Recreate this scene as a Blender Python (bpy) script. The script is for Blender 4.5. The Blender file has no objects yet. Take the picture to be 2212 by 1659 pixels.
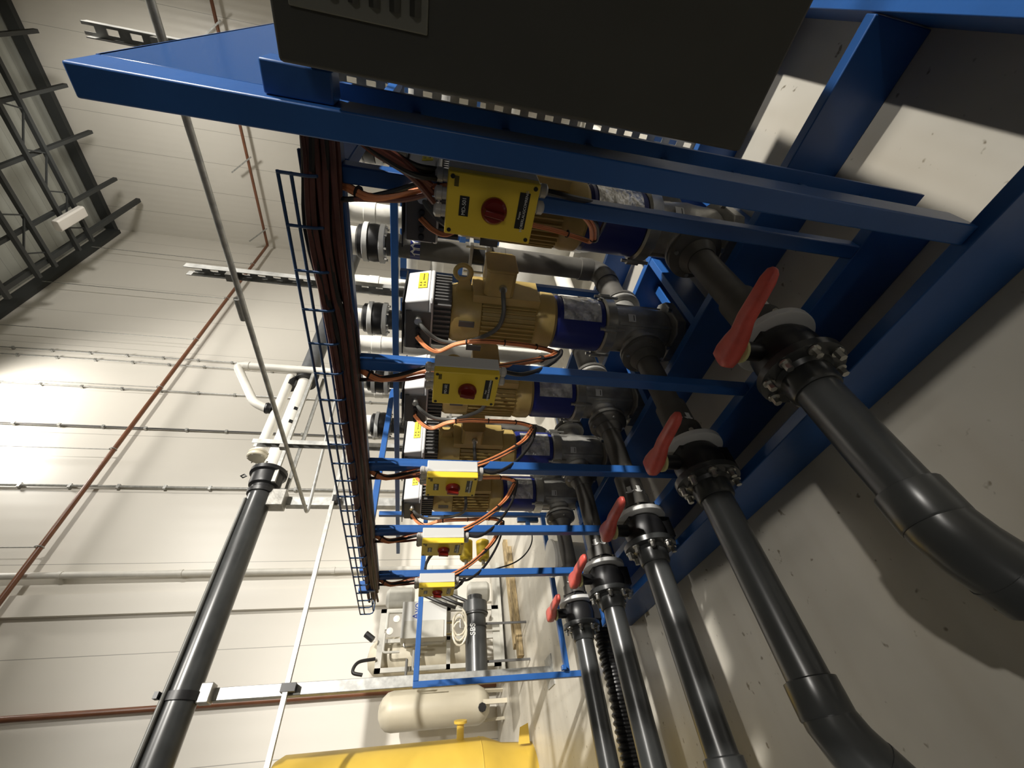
import bpy, math, random
from mathutils import Vector, Matrix
random.seed(7)
C = bpy.context.scene.collection
PI = math.pi
# ------------------------------------------------------------------ camera
F = 894.0764549672223
RM = ((-0.09352510910691472, -0.17770192819044706, -0.9796300723660625),
      (-0.6853160447795373, 0.7252371323721793, -0.0661288181983393),
      (0.7222153229711142, 0.6651715016038909, -0.1896098645106686))
H = 1.70
cam = bpy.data.cameras.new('camera'); cam.sensor_width = 36; cam.lens = F / 2212 * 36
cam.clip_start = 0.02; cam.clip_end = 200
co = bpy.data.objects.new('camera', cam); C.objects.link(co)
r, d, f = Vector(RM[0]), Vector(RM[1]), Vector(RM[2])
co.matrix_world = Matrix(((r.x, -d.x, -f.x, 0), (r.y, -d.y, -f.y, 0), (r.z, -d.z, -f.z, H), (0, 0, 0, 1)))
bpy.context.scene.camera = co
sc = bpy.context.scene
sc.view_settings.view_transform = 'Standard'; sc.view_settings.look = 'None'
sc.view_settings.exposure = 0.0; sc.view_settings.gamma = 1.0
# ------------------------------------------------------------------ light
w = bpy.data.worlds.new('world'); sc.world = w; w.use_nodes = True
w.node_tree.nodes['Background'].inputs[0].default_value = (1.0, 0.97, 0.90, 1)
w.node_tree.nodes['Background'].inputs[1].default_value = 0.04
def lamp(name, loc, target, power, size, color=(1, .955, .88), spot=None, blend=.5):
    if spot:
        L = bpy.data.lights.new(name, 'SPOT'); L.spot_size = math.radians(spot); L.spot_blend = blend
        L.shadow_soft_size = size
    else:
        L = bpy.data.lights.new(name, 'AREA'); L.size = size; L.shape = 'DISK'
    L.energy = power; L.color = color
    o = bpy.data.objects.new(name, L); C.objects.link(o); o.location = loc
    o.rotation_euler = (Vector(target) - Vector(loc)).to_track_quat('-Z', 'Y').to_euler()
    return o
lamp('hall_floodlight', (5.6, -9.3, 10.2), (2.6, 5.4, .5), 16500, .2, spot=42, blend=1)
lamp('near_floodlight', (.9, -9.3, 10.0), (1.4, 4.6, .3), 2300, .15, spot=44, blend=1)
lamp('side_fill', (-6.5, -4.0, 3.4), (1.6, 1.9, 1.5), 290, 1.0, spot=23, blend=1)  # added fill, no real fixture, lifts the camera-facing sides
lamp('wall_floodlight', (8.6, 8.5, 13.6), (8.2, 10.3, 12.0), 800, .5, spot=160)
lamp('far_floodlight', (10.0, -2.0, 11.0), (9.0, 9.5, 3.5), 4400, .5, spot=84, blend=.8)
lamp('end_wall_floodlight', (14.6, 4.0, 11.4), (18.3, 8.6, 10.6), 600, .4, spot=165)
lamp('right_wall_fill', (3.0, -10.5, 9.0), (5.0, -16, 5.0), 900, .4, spot=130)  # added light, brightens the right wall for reflections in the blue sheet
lamp('left_fill', (4.0, -3.0, 13.0), (3.4, 9.6, 2.0), 2900, .4, spot=48, blend=.8)  # added fill for the yellow tank, far wall and far floor

# ------------------------------------------------------------------ materials
def mat(name, col, rough=.5, metal=0, var=.0, vscale=6, bump=0, bscale=40, col2=None, stretch=None, spec=.5):
    m = bpy.data.materials.new(name); m.use_nodes = True
    nt = m.node_tree; b = nt.nodes['Principled BSDF']
    b.inputs['Base Color'].default_value = (*col, 1); b.inputs['Roughness'].default_value = rough
    b.inputs['Metallic'].default_value = metal
    b.inputs['Specular IOR Level'].default_value = spec
    tc = nt.nodes.new('ShaderNodeTexCoord'); src = tc.outputs['Object']
    if stretch:
        mp = nt.nodes.new('ShaderNodeMapping'); mp.inputs['Scale'].default_value = stretch
        nt.links.new(src, mp.inputs[0]); src = mp.outputs[0]
    if var or col2:
        n = nt.nodes.new('ShaderNodeTexNoise'); n.inputs['Scale'].default_value = vscale; n.inputs['Detail'].default_value = 5
        nt.links.new(src, n.inputs['Vector'])
        cr = nt.nodes.new('ShaderNodeValToRGB'); nt.links.new(n.outputs['Fac'], cr.inputs[0])
        a = tuple(max(0, c * (1 - var)) for c in col); z = col2 or tuple(min(1, c * (1 + var)) for c in col)
        cr.color_ramp.elements[0].position = .35; cr.color_ramp.elements[1].position = .68
        cr.color_ramp.elements[0].color = (*a, 1); cr.color_ramp.elements[1].color = (*z, 1)
        nt.links.new(cr.outputs[0], b.inputs['Base Color'])
    if bump:
        n2 = nt.nodes.new('ShaderNodeTexNoise'); n2.inputs['Scale'].default_value = bscale
        nt.links.new(src, n2.inputs['Vector'])
        bp = nt.nodes.new('ShaderNodeBump'); bp.inputs['Strength'].default_value = bump; bp.inputs['Distance'].default_value = .01
        nt.links.new(n2.outputs['Fac'], bp.inputs['Height']); nt.links.new(bp.outputs[0], b.inputs['Normal'])
    return m
M = {}
M['blue'] = mat('blue_paint', (.024, .105, .34), .36, var=.12, vscale=3, bump=.05)
M['sheet'] = mat('glossy_blue_sheet', (.03, .10, .30), .17, bump=.02, bscale=5)
M['navy'] = mat('pump_blue_paint', (.010, .02, .16), .35)
M['wire'] = mat('dark_blue_wire_coating', (.015, .05, .13), .4)
M['beige'] = mat('beige_motor_paint', (.46, .33, .11), .42, var=.1, vscale=8, bump=.08)
M['cast'] = mat('cast_grey', (.36, .35, .32), .36, .35, var=.25, vscale=9, bump=.15)
M['steel'] = mat('steel', (.55, .54, .5), .3, .9, var=.15, vscale=12)
M['guard'] = mat('guard_plate', (.62, .62, .62), .22, .55, var=.4, vscale=16, bump=.8, bscale=22)
M['galv'] = mat('galvanised', (.42, .42, .40), .45, .55, var=.2, vscale=14)
M['vfd'] = mat('drive_grey_plastic', (.55, .55, .55), .5, var=.04)
M['vfdd'] = mat('dark_plastic_and_shade', (.085, .083, .08), .5)  # dark parts, and the shade painted on the drive front
M['black'] = mat('black_plastic', (.012, .012, .013), .4)
M['pvc'] = mat('dark_grey_pipe_plastic', (.040, .042, .042), .28, var=.2, vscale=5)
M['pvcd'] = mat('dusty_grey_pipe_plastic', (.085, .08, .07), .5, var=.25, vscale=6)
M['pvcu'] = mat('mid_grey_pipe_plastic', (.11, .115, .12), .45, var=.15, vscale=5)
M['red'] = mat('red_handle_plastic', (.64, .10, .075), .4, var=.12, vscale=18)
M['redk'] = mat('red_knob_plastic', (.17, .012, .008), .28)
M['yellow'] = mat('yellow_cover_plastic', (.84, .60, .045), .42)
M['ring'] = mat('pale_yellow_plastic', (.62, .60, .28), .5)
M['ylab'] = mat('yellow_label', (.85, .72, .03), .5)
M['lgrey'] = mat('light_grey_plastic', (.62, .62, .60), .45)
M['clear'] = mat('clear_gland_plastic', (.5, .48, .45), .25)
M['white'] = mat('white_pipe_plastic', (.74, .72, .66), .4, var=.05)
M['orange'] = mat('orange_cable', (.74, .26, .10), .5, var=.1, vscale=20)
M['orangeb'] = mat('brown_orange_cable', (.17, .05, .032), .5, var=.2, vscale=20)
M['browncable'] = mat('dark_brown_cable', (.10, .034, .026), .5, var=.25, vscale=20)
M['bcable'] = mat('black_cable', (.015, .014, .014), .45)
M['gcable'] = mat('grey_cable', (.12, .12, .11), .4)
M['copper'] = mat('brown_red_paint', (.20, .08, .04), .35, var=.15, vscale=3)
M['cab'] = mat('dark_grey_cabinet', (.055, .055, .048), .6, var=.06)
M['vent'] = mat('grey_vent_plastic', (.17, .17, .145), .5)
M['truss'] = mat('dark_steel', (.03, .033, .033), .6)
M['tank'] = mat('cream_paint', (.60, .55, .43), .4, var=.06, vscale=2)
M['ytank'] = mat('yellow_tank_paint', (.62, .42, .06), .45, var=.08, vscale=2)
M['wood'] = mat('old_wood', (.36, .27, .14), .7, var=.4, vscale=7, stretch=(1, 8, 8))
M['kit'] = mat('grey_machine_paint', (.50, .49, .44), .45, var=.1, vscale=5)
M['text'] = mat('white_lettering', (.75, .75, .72), .5)
M['btext'] = mat('blue_lettering', (.02, .06, .35), .5)
M['dtext'] = mat('dark_lettering', (.12, .09, .01), .5)
M['lampg'] = mat('lamp_housing', (.66, .63, .58), .5)
M['pink'] = mat('pink_tag', (.85, .18, .35), .5)

def wall_mat(name, col, axis, pitch, rib, ribs, micro):
    """panel wall: thin joints every `pitch` along the wall, fine ribs as bump"""
    m = bpy.data.materials.new(name); m.use_nodes = True; nt = m.node_tree; b = nt.nodes['Principled BSDF']
    b.inputs['Roughness'].default_value = .38
    N = nt.nodes.new; L = nt.links.new
    tc = N('ShaderNodeTexCoord'); sp = N('ShaderNodeSeparateXYZ'); L(tc.outputs['Object'], sp.inputs[0])
    def math_(op, a, bv):
        n = N('ShaderNodeMath'); n.operation = op
        if hasattr(a, 'links'): L(a, n.inputs[0])
        else: n.inputs[0].default_value = a
        if bv is not None:
            if hasattr(bv, 'links'): L(bv, n.inputs[1])
            else: n.inputs[1].default_value = bv
        return n.outputs[0]
    u = sp.outputs[axis]
    fr = math_('FRACT', math_('DIVIDE', math_('ADD', u, 50.3), pitch), None)
    joint = math_('LESS_THAN', fr, .012 / pitch)
    nz = N('ShaderNodeTexNoise'); nz.inputs['Scale'].default_value = .7; nz.inputs['Detail'].default_value = 6; L(tc.outputs['Object'], nz.inputs['Vector'])
    mx = N('ShaderNodeMix'); mx.data_type = 'RGBA'; L(nz.outputs['Fac'], mx.inputs[0])
    mx.inputs[6].default_value = (*[c * .93 for c in col], 1); mx.inputs[7].default_value = (*col, 1)
    m2 = N('ShaderNodeMix'); m2.data_type = 'RGBA'; L(joint, m2.inputs[0]); L(mx.outputs[2], m2.inputs[6])
    m2.inputs[7].default_value = (*[c * .45 for c in col], 1); L(m2.outputs[2], b.inputs['Base Color'])
    s = math_('SINE', math_('MULTIPLY', u, ribs), None)
    bp = N('ShaderNodeBump'); bp.inputs['Strength'].default_value = rib; bp.inputs['Distance'].default_value = micro
    L(s, bp.inputs['Height']); L(bp.outputs[0], b.inputs['Normal'])
    return m
M['wallA'] = wall_mat('white_wall_panels', (.80, .765, .69), 0, 1.75, .12, 2 * PI / .35, .004)
M['wallB'] = wall_mat('ribbed_wall_panels', (.76, .73, .66), 1, 1.2, .16, 2 * PI / .24, .012)
M['ceil'] = wall_mat('metal_deck', (.40, .41, .37), 0, .45, .5, 2 * PI / .45, .03)
def floor_mat():
    m = mat('painted_concrete', (.56, .53, .46), .32, var=.12, vscale=1.3, bump=.03, bscale=8)
    nt = m.node_tree; N = nt.nodes.new; L = nt.links.new
    b = nt.nodes['Principled BSDF']; old = b.inputs['Base Color'].links[0].from_socket
    tc = N('ShaderNodeTexCoord'); v = N('ShaderNodeTexNoise'); v.inputs['Scale'].default_value = 22; v.inputs['Detail'].default_value = 2
    mp = N('ShaderNodeMapping'); mp.inputs['Scale'].default_value = (.12, 1, 1)
    L(tc.outputs['Object'], mp.inputs[0]); v2 = N('ShaderNodeTexNoise'); v2.inputs['Scale'].default_value = 5; L(mp.outputs[0], v2.inputs['Vector'])
    L(tc.outputs['Object'], v.inputs['Vector'])
    cr = N('ShaderNodeValToRGB'); cr.color_ramp.elements[0].position = .70; cr.color_ramp.elements[1].position = .76; L(v.outputs['Fac'], cr.inputs[0])
    cr2 = N('ShaderNodeValToRGB'); cr2.color_ramp.elements[0].position = .50; cr2.color_ramp.elements[1].position = .80; L(v2.outputs['Fac'], cr2.inputs[0])
    cr2.color_ramp.elements[1].color = (.4, .4, .4, 1)
    mx = N('ShaderNodeMix'); mx.data_type = 'RGBA'; L(cr.outputs[0], mx.inputs[0]); L(old, mx.inputs[6]); mx.inputs[7].default_value = (.22, .19, .14, 1)
    mx2 = N('ShaderNodeMix'); mx2.data_type = 'RGBA'; L(cr2.outputs[0], mx2.inputs[0]); L(mx.outputs[2], mx2.inputs[6]); mx2.inputs[7].default_value = (.40, .35, .27, 1)
    L(mx2.outputs[2], b.inputs['Base Color']); return m
M['floor'] = floor_mat()

# ------------------------------------------------------------------ mesh helpers
V = Vector
ORG = {}
class MB:
    def __init__(s): s.v = []; s.f = []
    def add(s, vs, fs):
        n = len(s.v); s.v += [V(p) for p in vs]; s.f += [[i + n for i in q] for q in fs]; return s
    def box(s, a, b):
        x0, y0, z0 = a; x1, y1, z1 = b
        return s.add([(x0, y0, z0), (x1, y0, z0), (x1, y1, z0), (x0, y1, z0), (x0, y0, z1), (x1, y0, z1), (x1, y1, z1), (x0, y1, z1)],
                     [(0, 3, 2, 1), (4, 5, 6, 7), (0, 1, 5, 4), (1, 2, 6, 5), (2, 3, 7, 6), (3, 0, 4, 7)])
    def bevbox(s, a, b, c, ax=0):
        """box whose four edges along axis `ax` are chamfered by c"""
        i, j = [(1, 2), (0, 2), (0, 1)][ax]
        p = [(a[i] + c, a[j]), (b[i] - c, a[j]), (b[i], a[j] + c), (b[i], b[j] - c), (b[i] - c, b[j]), (a[i] + c, b[j]), (a[i], b[j] - c), (a[i], a[j] + c)]
        vs = []
        for e in (a[ax], b[ax]):
            for q in p:
                t = [0, 0, 0]; t[ax] = e; t[i] = q[0]; t[j] = q[1]; vs.append(t)
        n = 8; return s.add(vs, [list(range(n))[::-1], list(range(n, 2 * n))] + [(k, (k + 1) % n, n + (k + 1) % n, n + k) for k in range(n)])
    def bar(s, p, q, wd, ht, up=(0, 0, 1)):
        """rectangular bar from p to q"""
        p, q = V(p), V(q); t = (q - p).normalized(); u = V(up); sd = t.cross(u).normalized(); u = sd.cross(t)
        o = []
        for e in (p, q):
            for a, b in ((-1, -1), (1, -1), (1, 1), (-1, 1)): o.append(e + sd * a * wd / 2 + u * b * ht / 2)
        return s.add(o, [(3, 2, 1, 0), (4, 5, 6, 7), (0, 1, 5, 4), (1, 2, 6, 5), (2, 3, 7, 6), (3, 0, 4, 7)])
    def lathe(s, p, dr, prof, n=24, arc=None, start=0):
        p, dr = V(p), V(dr).normalized(); a = dr.orthogonal().normalized() if abs(dr.z) < .99 else V((1, 0, 0)); b = dr.cross(a)
        m = len(prof); full = arc is None; cnt = n if full else n + 1; A = 2 * PI if full else arc
        vs = [p + dr * t + (a * math.cos(start + A * k / n) + b * math.sin(start + A * k / n)) * rr for k in range(cnt) for t, rr in prof]
        fs = [(k * m + j, k * m + j + 1, ((k + 1) % cnt) * m + j + 1, ((k + 1) % cnt) * m + j) for k in range(n) for j in range(m - 1)]
        if full:
            if prof[0][1] > 1e-6: fs.append([k * m for k in range(n)])
            if prof[-1][1] > 1e-6: fs.append([k * m + m - 1 for k in range(n)][::-1])
        return s.add(vs, fs)
    def cyl(s, p, q, r0, r1=None, n=20):
        p, q = V(p), V(q); return s.lathe(p, q - p, [(0, r0), ((q - p).length, r0 if r1 is None else r1)], n)
    def tube(s, pts, rad, n=12, closed=False):
        P = [V(p) for p in pts]; m = len(P); T = []
        for i in range(m):
            a = P[(i - 1) % m] if (i or closed) else P[i]; b = P[(i + 1) % m] if (i < m - 1 or closed) else P[i]
            T.append((b - a).normalized())
        u = T[0].orthogonal().normalized(); vs = []
        for i in range(m):
            u = (u - T[i] * u.dot(T[i])).normalized(); w_ = T[i].cross(u)
            rr = rad[i] if isinstance(rad, (list, tuple)) else rad
            for k in range(n): vs.append(P[i] + (u * math.cos(2 * PI * k / n) + w_ * math.sin(2 * PI * k / n)) * rr)
        fs = [(i * n + k, i * n + (k + 1) % n, ((i + 1) % m) * n + (k + 1) % n, ((i + 1) % m) * n + k) for i in range(m if closed else m - 1) for k in range(n)]
        if not closed: fs += [list(range(n))[::-1], [(m - 1) * n + k for k in range(n)]]
        return s.add(vs, fs)
    def bolts(s, c, dr, rr, n, br=.012, h=.02, off=0, both=0):
        c, dr = V(c), V(dr).normalized(); a = dr.orthogonal().normalized(); b = dr.cross(a)
        for k in range(n):
            t = off + 2 * PI * k / n; p = c + (a * math.cos(t) + b * math.sin(t)) * rr
            s.cyl(p - dr * both, p + dr * h, br, n=6)
        return s
    def prism(s, poly, o, ex, ey, depth):
        o, ex, ey = V(o), V(ex), V(ey); nz = ex.cross(ey).normalized(); n = len(poly)
        vs = [o + ex * x + ey * y + nz * e for e in (-depth / 2, depth / 2) for x, y in poly]
        return s.add(vs, [list(range(n))[::-1], list(range(n, 2 * n))] + [(k, (k + 1) % n, n + (k + 1) % n, n + k) for k in range(n)])
    def build(s, name, m, parent=None, bevel=0, angle=32, kind=None, label=None, mod=None):
        if parent is None:
            xs = [p.x for p in s.v]; ys = [p.y for p in s.v]; zs = [p.z for p in s.v]
            org = V(((min(xs) + max(xs)) / 2, (min(ys) + max(ys)) / 2, min(zs)))
        else: org = ORG[parent.name]
        me = bpy.data.meshes.new(name); me.from_pydata([tuple(p - org) for p in s.v], [], s.f); me.update()
        import bmesh
        bm = bmesh.new(); bm.from_mesh(me); bmesh.ops.recalc_face_normals(bm, faces=bm.faces); bm.to_mesh(me); bm.free()
        for p in me.polygons: p.use_smooth = True
        me.set_sharp_from_angle(angle=math.radians(angle))
        me.materials.append(M[m] if isinstance(m, str) else m)
        o = bpy.data.objects.new(name, me); C.objects.link(o); ORG[o.name] = org
        if parent: o.parent = parent
        else: o.location = org
        if bevel:
            b = o.modifiers.new('bevel', 'BEVEL'); b.width = bevel; b.segments = 2; b.limit_method = 'ANGLE'; b.angle_limit = math.radians(50)
        if kind: o['kind'] = kind
        if label: o['label'] = label
        return o
def tag(o, label, cat, group=None):
    o['label'] = label; o['category'] = cat
    if group: o['group'] = group
    return o
def thing(name, loc, label, cat, group=None):
    o = bpy.data.objects.new(name, None); C.objects.link(o); o.location = loc; o.empty_display_size = .1
    ORG[o.name] = V(loc); return tag(o, label, cat, group)
def dup(o, loc=None, label=None, parent=None):
    c = o.copy(); C.objects.link(c); ORG[c.name] = ORG.get(o.name, V((0, 0, 0)))
    if parent: c.parent = parent
    if loc is not None: c.location = loc
    if label: c['label'] = label
    for ch in list(o.children): dup(ch, parent=c)
    return c
def bez(pts, seg=8):
    """smooth curve through points (Catmull-Rom)"""
    P = [V(p) for p in pts]; P = [P[0] * 2 - P[1]] + P + [P[-1] * 2 - P[-2]]; o = []
    for i in range(1, len(P) - 2):
        a, b, c, e = P[i - 1:i + 3]
        for k in range(seg):
            t = k / seg; o.append(.5 * ((2 * b) + (c - a) * t + (2 * a - 5 * b + 4 * c - e) * t * t + (3 * b - a - 3 * c + e) * t ** 3))
    return o + [P[-2]]
def fillet(pts, rad, seg=6):
    P = [V(p) for p in pts]; o = [P[0]]
    for i in range(1, len(P) - 1):
        a = (P[i - 1] - P[i]).normalized(); b = (P[i + 1] - P[i]).normalized()
        s, e = P[i] + a * rad, P[i] + b * rad
        for k in range(seg + 1):
            t = k / seg; o.append((1 - t) ** 2 * s + 2 * t * (1 - t) * P[i] + t * t * e)
    return o + [P[-1]]
def text(name, body, m, parent, loc, ex, ey, size, depth=.0008, align='CENTER'):
    """lettering as a mesh lying in the plane ex, ey (world directions), local to its parent"""
    cu = bpy.data.curves.new(name, 'FONT'); cu.body = body; cu.size = size; cu.align_x = align; cu.align_y = 'CENTER'; cu.extrude = depth
    t = bpy.data.objects.new(name + '_tmp', cu); C.objects.link(t)
    dg = bpy.context.evaluated_depsgraph_get(); me = bpy.data.meshes.new_from_object(t.evaluated_get(dg))
    bpy.data.objects.remove(t)
    ex, ey = V(ex).normalized(), V(ey).normalized(); ez = ex.cross(ey)
    Mx = Matrix(((ex.x, ey.x, ez.x, 0), (ex.y, ey.y, ez.y, 0), (ex.z, ey.z, ez.z, 0), (0, 0, 0, 1)))
    Mx.translation = V(loc) - ORG[parent.name]
    me.transform(Mx); me.name = name; me.materials.clear(); me.materials.append(M[m])
    o = bpy.data.objects.new(name, me); C.objects.link(o); o.parent = parent; ORG[o.name] = ORG[parent.name]; return o

# ------------------------------------------------------------------ room shell
YA, XB, ZC = 10.3, 19.5, 16.2
MB().box((-8, -16, -.2), (XB + .3, YA + .3, 0)).build('floor', 'floor', kind='structure')
MB().box((-8, YA, 0), (XB + .3, YA + .3, ZC)).build('wall_left', 'wallA', kind='structure')
MB().box((XB, -16, 0), (XB + .3, YA, ZC)).build('wall_back', 'wallB', kind='structure')
MB().box((-8, -16.3, 0), (XB + .3, -16, ZC)).build('wall_right', 'wallA', kind='structure')
MB().box((-8, -16, ZC), (XB + .3, YA + .3, ZC + .2)).build('ceiling', 'ceil', kind='structure')
MB().box((-8, YA - .16, ZC - .75), (XB - .3, YA - .01, ZC - .3)).build('trim_1', 'truss', kind='structure')
MB().box((XB - .22, -16, ZC - .5), (XB - .01, YA, ZC - .16)).build('trim_2', 'truss', kind='structure')

POSTY = [.40, 1.10, 1.78, 2.46, 3.12]
PIPEY = [.77, 1.45, 2.12, 2.81, 3.48]
NTH = ['nearest', 'second nearest', 'third nearest', 'second farthest', 'farthest']
# ------------------------------------------------------------------ blue skid frame
skid = thing('pump_skid', (1, 1.6, 0), 'blue painted steel pump skid frame with five slim posts and a heavy base', 'frame')
def sk(name, a, b, bev=.004, **k): return MB().box(a, b).build(name, 'blue', skid, bevel=bev, **k)
sk('base_beam', (.98, -.26, 0), (1.03, 3.45, .25))
sk('base_beam', (1.27, .33, 0), (1.32, 3.45, .25))
sk('base_beam', (1.83, -.205, 0), (1.88, 3.45, .25))
sk('base_beam', (2.62, -.205, 0), (2.67, 3.45, .25))
sk('base_beam', (3.35, -.26, 0), (3.40, 3.45, .25))
sk('cross_beam', (1.03, -.26, 0), (3.35, -.21, .25))
sk('cross_beam', (1.03, 3.40, 0), (3.35, 3.45, .245))
for y in (1.12, 1.80, 2.48):
    sk('cross_beam', (1.885, y, .05), (3.345, y + .05, .245))
for y in PIPEY:
    sk('pump_support', (1.885, y - .14, .0), (2.615, y - .08, .118)); sk('pump_support', (1.885, y + .08, .0), (2.615, y + .14, .118))
for i, y in enumerate(POSTY):
    sk('post', (1.27, y, .251), (1.32, y + .05, 1.984), .005)
sk('top_rail', (1.292, -.2, 1.985), (1.34, 3.2, 2.022), .005)
sk('front_post', (1.0, .214, .251), (1.10, .272, 2.385), .004)
sk('inner_upright', (1.20, .20, .251), (1.215, .24, 2.03), .001)
for k in range(8): sk('tab', (1.101, .23, .45 + k * .22), (1.199, .238, .47 + k * .22), .001)
sk('cross_rail', (1.321, 3.125, 2.07), (3.2, 3.175, 2.12)); sk('cross_rail', (1.341, .405, 1.975), (2.9, .455, 2.02))
sk('back_rail', (2.86, -.2, 2.0), (2.91, 6.2, 2.05))
for y in (.38, 1.63, 2.98): sk('back_post', (2.96, y, .25), (3.01, y + .05, 1.998))
# header panel and the two short blocks carrying the cabinet
MB().box((1.10, .214, 2.04), (2.45, .222, 2.385)).build('header_panel', 'sheet', skid, bevel=.002)
MB().box((1.10, .214, 2.377), (2.45, .26, 2.385)).build('panel_lip', 'blue', skid)
sk('mounting_block', (1.02, .155, 1.93), (1.09, .213, 2.06))
# tray bracket end plate
sk('tray_bracket', (1.20, 3.17, 2.0), (1.27, 3.20, 2.11), .002)

endf = thing('end_frame', (1.65, 4.55, 0), 'rectangular blue tube frame standing across the far end beside the galvanised strut', 'frame')
def ef(n, a, b): MB().box(a, b).build(n, 'blue', endf, bevel=.004)
ef('upright', (.88, 4.53, .0), (.93, 4.58, 1.69)); ef('upright', (2.55, 4.53, .0), (2.60, 4.58, 2.2))
ef('rail', (.931, 4.53, 1.64), (2.549, 4.58, 1.69)); ef('rail', (.931, 4.53, .22), (2.549, 4.58, .27))
ef('lower_tube', (.931, 4.47, .27), (.97, 4.529, .31))

# ------------------------------------------------------------------ cabinet (dark, near right)
cab = thing('control_cabinet', (.9, -.35, 1.1), 'big dark grey control cabinet with louvred vent hung close on the right', 'cabinet')
MB().box((.90, -.80, 1.11), (2.70, .138, 1.985)).build('body', 'cab', cab, bevel=.006)
lv = MB().box((.892, -.22, 1.745), (.8995, .062, 1.955)).build('vent_frame', 'vent', cab, bevel=.002)
for k in range(6):
    z = 1.765 + k * .031
    MB().bar((.888, -.20, z), (.888, .042, z), .010, .014, (1, 0, .8)).build('louver', 'cab', lv)

# ------------------------------------------------------------------ pumps
G = 'vertical pumps lined up along the blue skid'
pump = thing('vertical_pump', (2.2, PIPEY[1], 0), '', 'pump', G)
px, py = 2.2, PIPEY[1]
def L(x, y, z): return (px + x, py + y, z)
b = MB(); b.prism([(-.17, -.11), (-.11, -.17), (.11, -.17), (.17, -.11), (.17, .11), (.11, .17), (-.11, .17), (-.17, .11)], L(0, 0, .155), (1, 0, 0), (0, 1, 0), .07)
foot = b.build('base_plate', 'cast', pump, bevel=.008)
MB().bolts(L(0, 0, .19), (0, 0, 1), .175, 4, .014, .025, PI / 4).build('bolt', 'steel', foot)
b = MB(); b.lathe(L(0, 0, .19), (0, 0, 1), [(0, .13), (.03, .145), (.16, .15), (.2, .155), (.25, .15), (.30, .145), (.36, .145), (.39, .15)], 32)
for a in range(4):
    t = a * PI / 2 + PI / 4; b.bar(L(.148 * math.cos(t), .148 * math.sin(t), .2), L(.148 * math.cos(t), .148 * math.sin(t), .56), .022, .022, (math.cos(t), math.sin(t), 0))
body = b.build('pump_body', 'cast', pump, bevel=.003)
MB().lathe(L(0, 0, .575), (0, 0, 1), [(0, .155), (.01, .185), (.07, .185), (.08, .17)], 32).build('head_flange', 'steel', pump)
for s in (-1, 1):
    fl = MB(); fl.cyl(L(s * .13, 0, .41), L(s * .25, 0, .41), .095); fl.lathe(L(s * .215, 0, .41), (s, 0, 0), [(0, .12), (.008, .135), (.03, .135)], 32)
    fo = fl.build('port_flange', 'cast', pump)
    c = MB(); c.cyl(L(s * .246, 0, .41), L(s * .256, 0, .41), .118, n=28); c.build('gasket', 'black', fo)
    c = MB(); c.lathe(L(s * .257, 0, .41), (s, 0, 0), [(0, .135), (.025, .135), (.03, .125), (.05, .09)], 32); c.build('counter_flange', 'pvcd', fo)
    MB().bolts(L(s * .28, 0, .41), (s, 0, 0), .112, 4, .011, .02, PI / 4).build('bolt', 'steel', fo)
for a in range(4):
    t = a * PI / 2 + .5; p = L(.19 * math.cos(t), .19 * math.sin(t), .6); cl = MB(); cl.cyl(p, (p[0], p[1], .67), .02, n=8); cl.cyl((p[0], p[1], .54), (p[0], p[1], .70), .010, n=8)
    cl.build('clamp_bolt', 'steel', pump)
cp = MB().lathe(L(0, 0, .655), (0, 0, 1), [(0, .15), (.005, .168), (.30, .168), (.318, .155)], 36).build('coupling_housing', 'navy', pump)
g = MB(); g.lathe(L(0, 0, .69), (0, 0, 1), [(0, .169), (0, .173), (.245, .173), (.245, .169)], 16, arc=1.25, start=-PI + .72)
g.build('guard_plate', 'guard', cp)
# two small rating plates on the body
for t, z in ((-2.25, .50), (3.0, .50)):
    MB().lathe(L(0, 0, z - .05), (0, 0, 1), [(0, .1535), (0, .156), (.05, .156), (.05, .1535)], 5, arc=.34, start=t).build('rating_plate', 'lgrey', body)
    MB().lathe(L(0, 0, z - .04), (0, 0, 1), [(0, .1565), (0, .157), (.006, .157), (.006, .1565)], 5, arc=.24, start=t + .05).build('dark_line', 'vfdd', body)
# motor
b = MB(); b.lathe(L(0, 0, .973), (0, 0, 1), [(0, .16), (.02, .178), (.09, .18), (.12, .172), (.14, .155), (.46, .155), (.47, .178), (.62, .178), (.645, .165)], 40)
for k in range(36):
    t = 2 * PI * k / 36; c_, s_ = math.cos(t), math.sin(t)
    if -2.05 < math.atan2(s_, c_) < -1.1: continue
    b.bar(L(.165 * c_, .165 * s_, 1.11), L(.165 * c_, .165 * s_, 1.44), .008, .03, (c_, s_, 0))
b.box(L(-.11, -.20, 1.10), L(.11, -.15, 1.5))
motor = b.build('motor', 'beige', pump, bevel=.002)
MB().prism([(-.05, 0), (.05, 0), (.03, .085), (-.025, .085)], L(-.02, -.17, 1.55), (0, 0, 1), (0, -1, 0), .016).build('shackle_lug', 'beige', motor, bevel=.003)
ring = MB(); ring.tube([L(-.02 , -.285 - .046 * math.cos(t), 1.565 + .046 * math.sin(t)) for t in [k * 2 * PI / 20 for k in range(20)]], .014, 8, True); ring.build('lifting_eye', 'beige', motor)
tb = MB(); tb.bevbox(L(-.12, -.36, 1.27), L(.10, -.205, 1.44), .02, 1); tbo = tb.build('terminal_box', 'beige', motor, bevel=.006)
MB().bevbox(L(-.125, -.375, 1.265), L(.105, -.36, 1.445), .022, 1).build('box_lid', 'beige', tbo, bevel=.004)
MB().cyl(L(-.145, -.27, 1.34), L(-.118, -.27, 1.34), .022, n=12).build('cable_gland', 'steel', tbo)
for k in range(2): MB().box(L(-.187, -.06 + k * .17, 1.48 - k * .06), L(-.175, -.025 + k * .17, 1.57 - k * .06)).build('name_plate', 'vfdd', motor)
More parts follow.
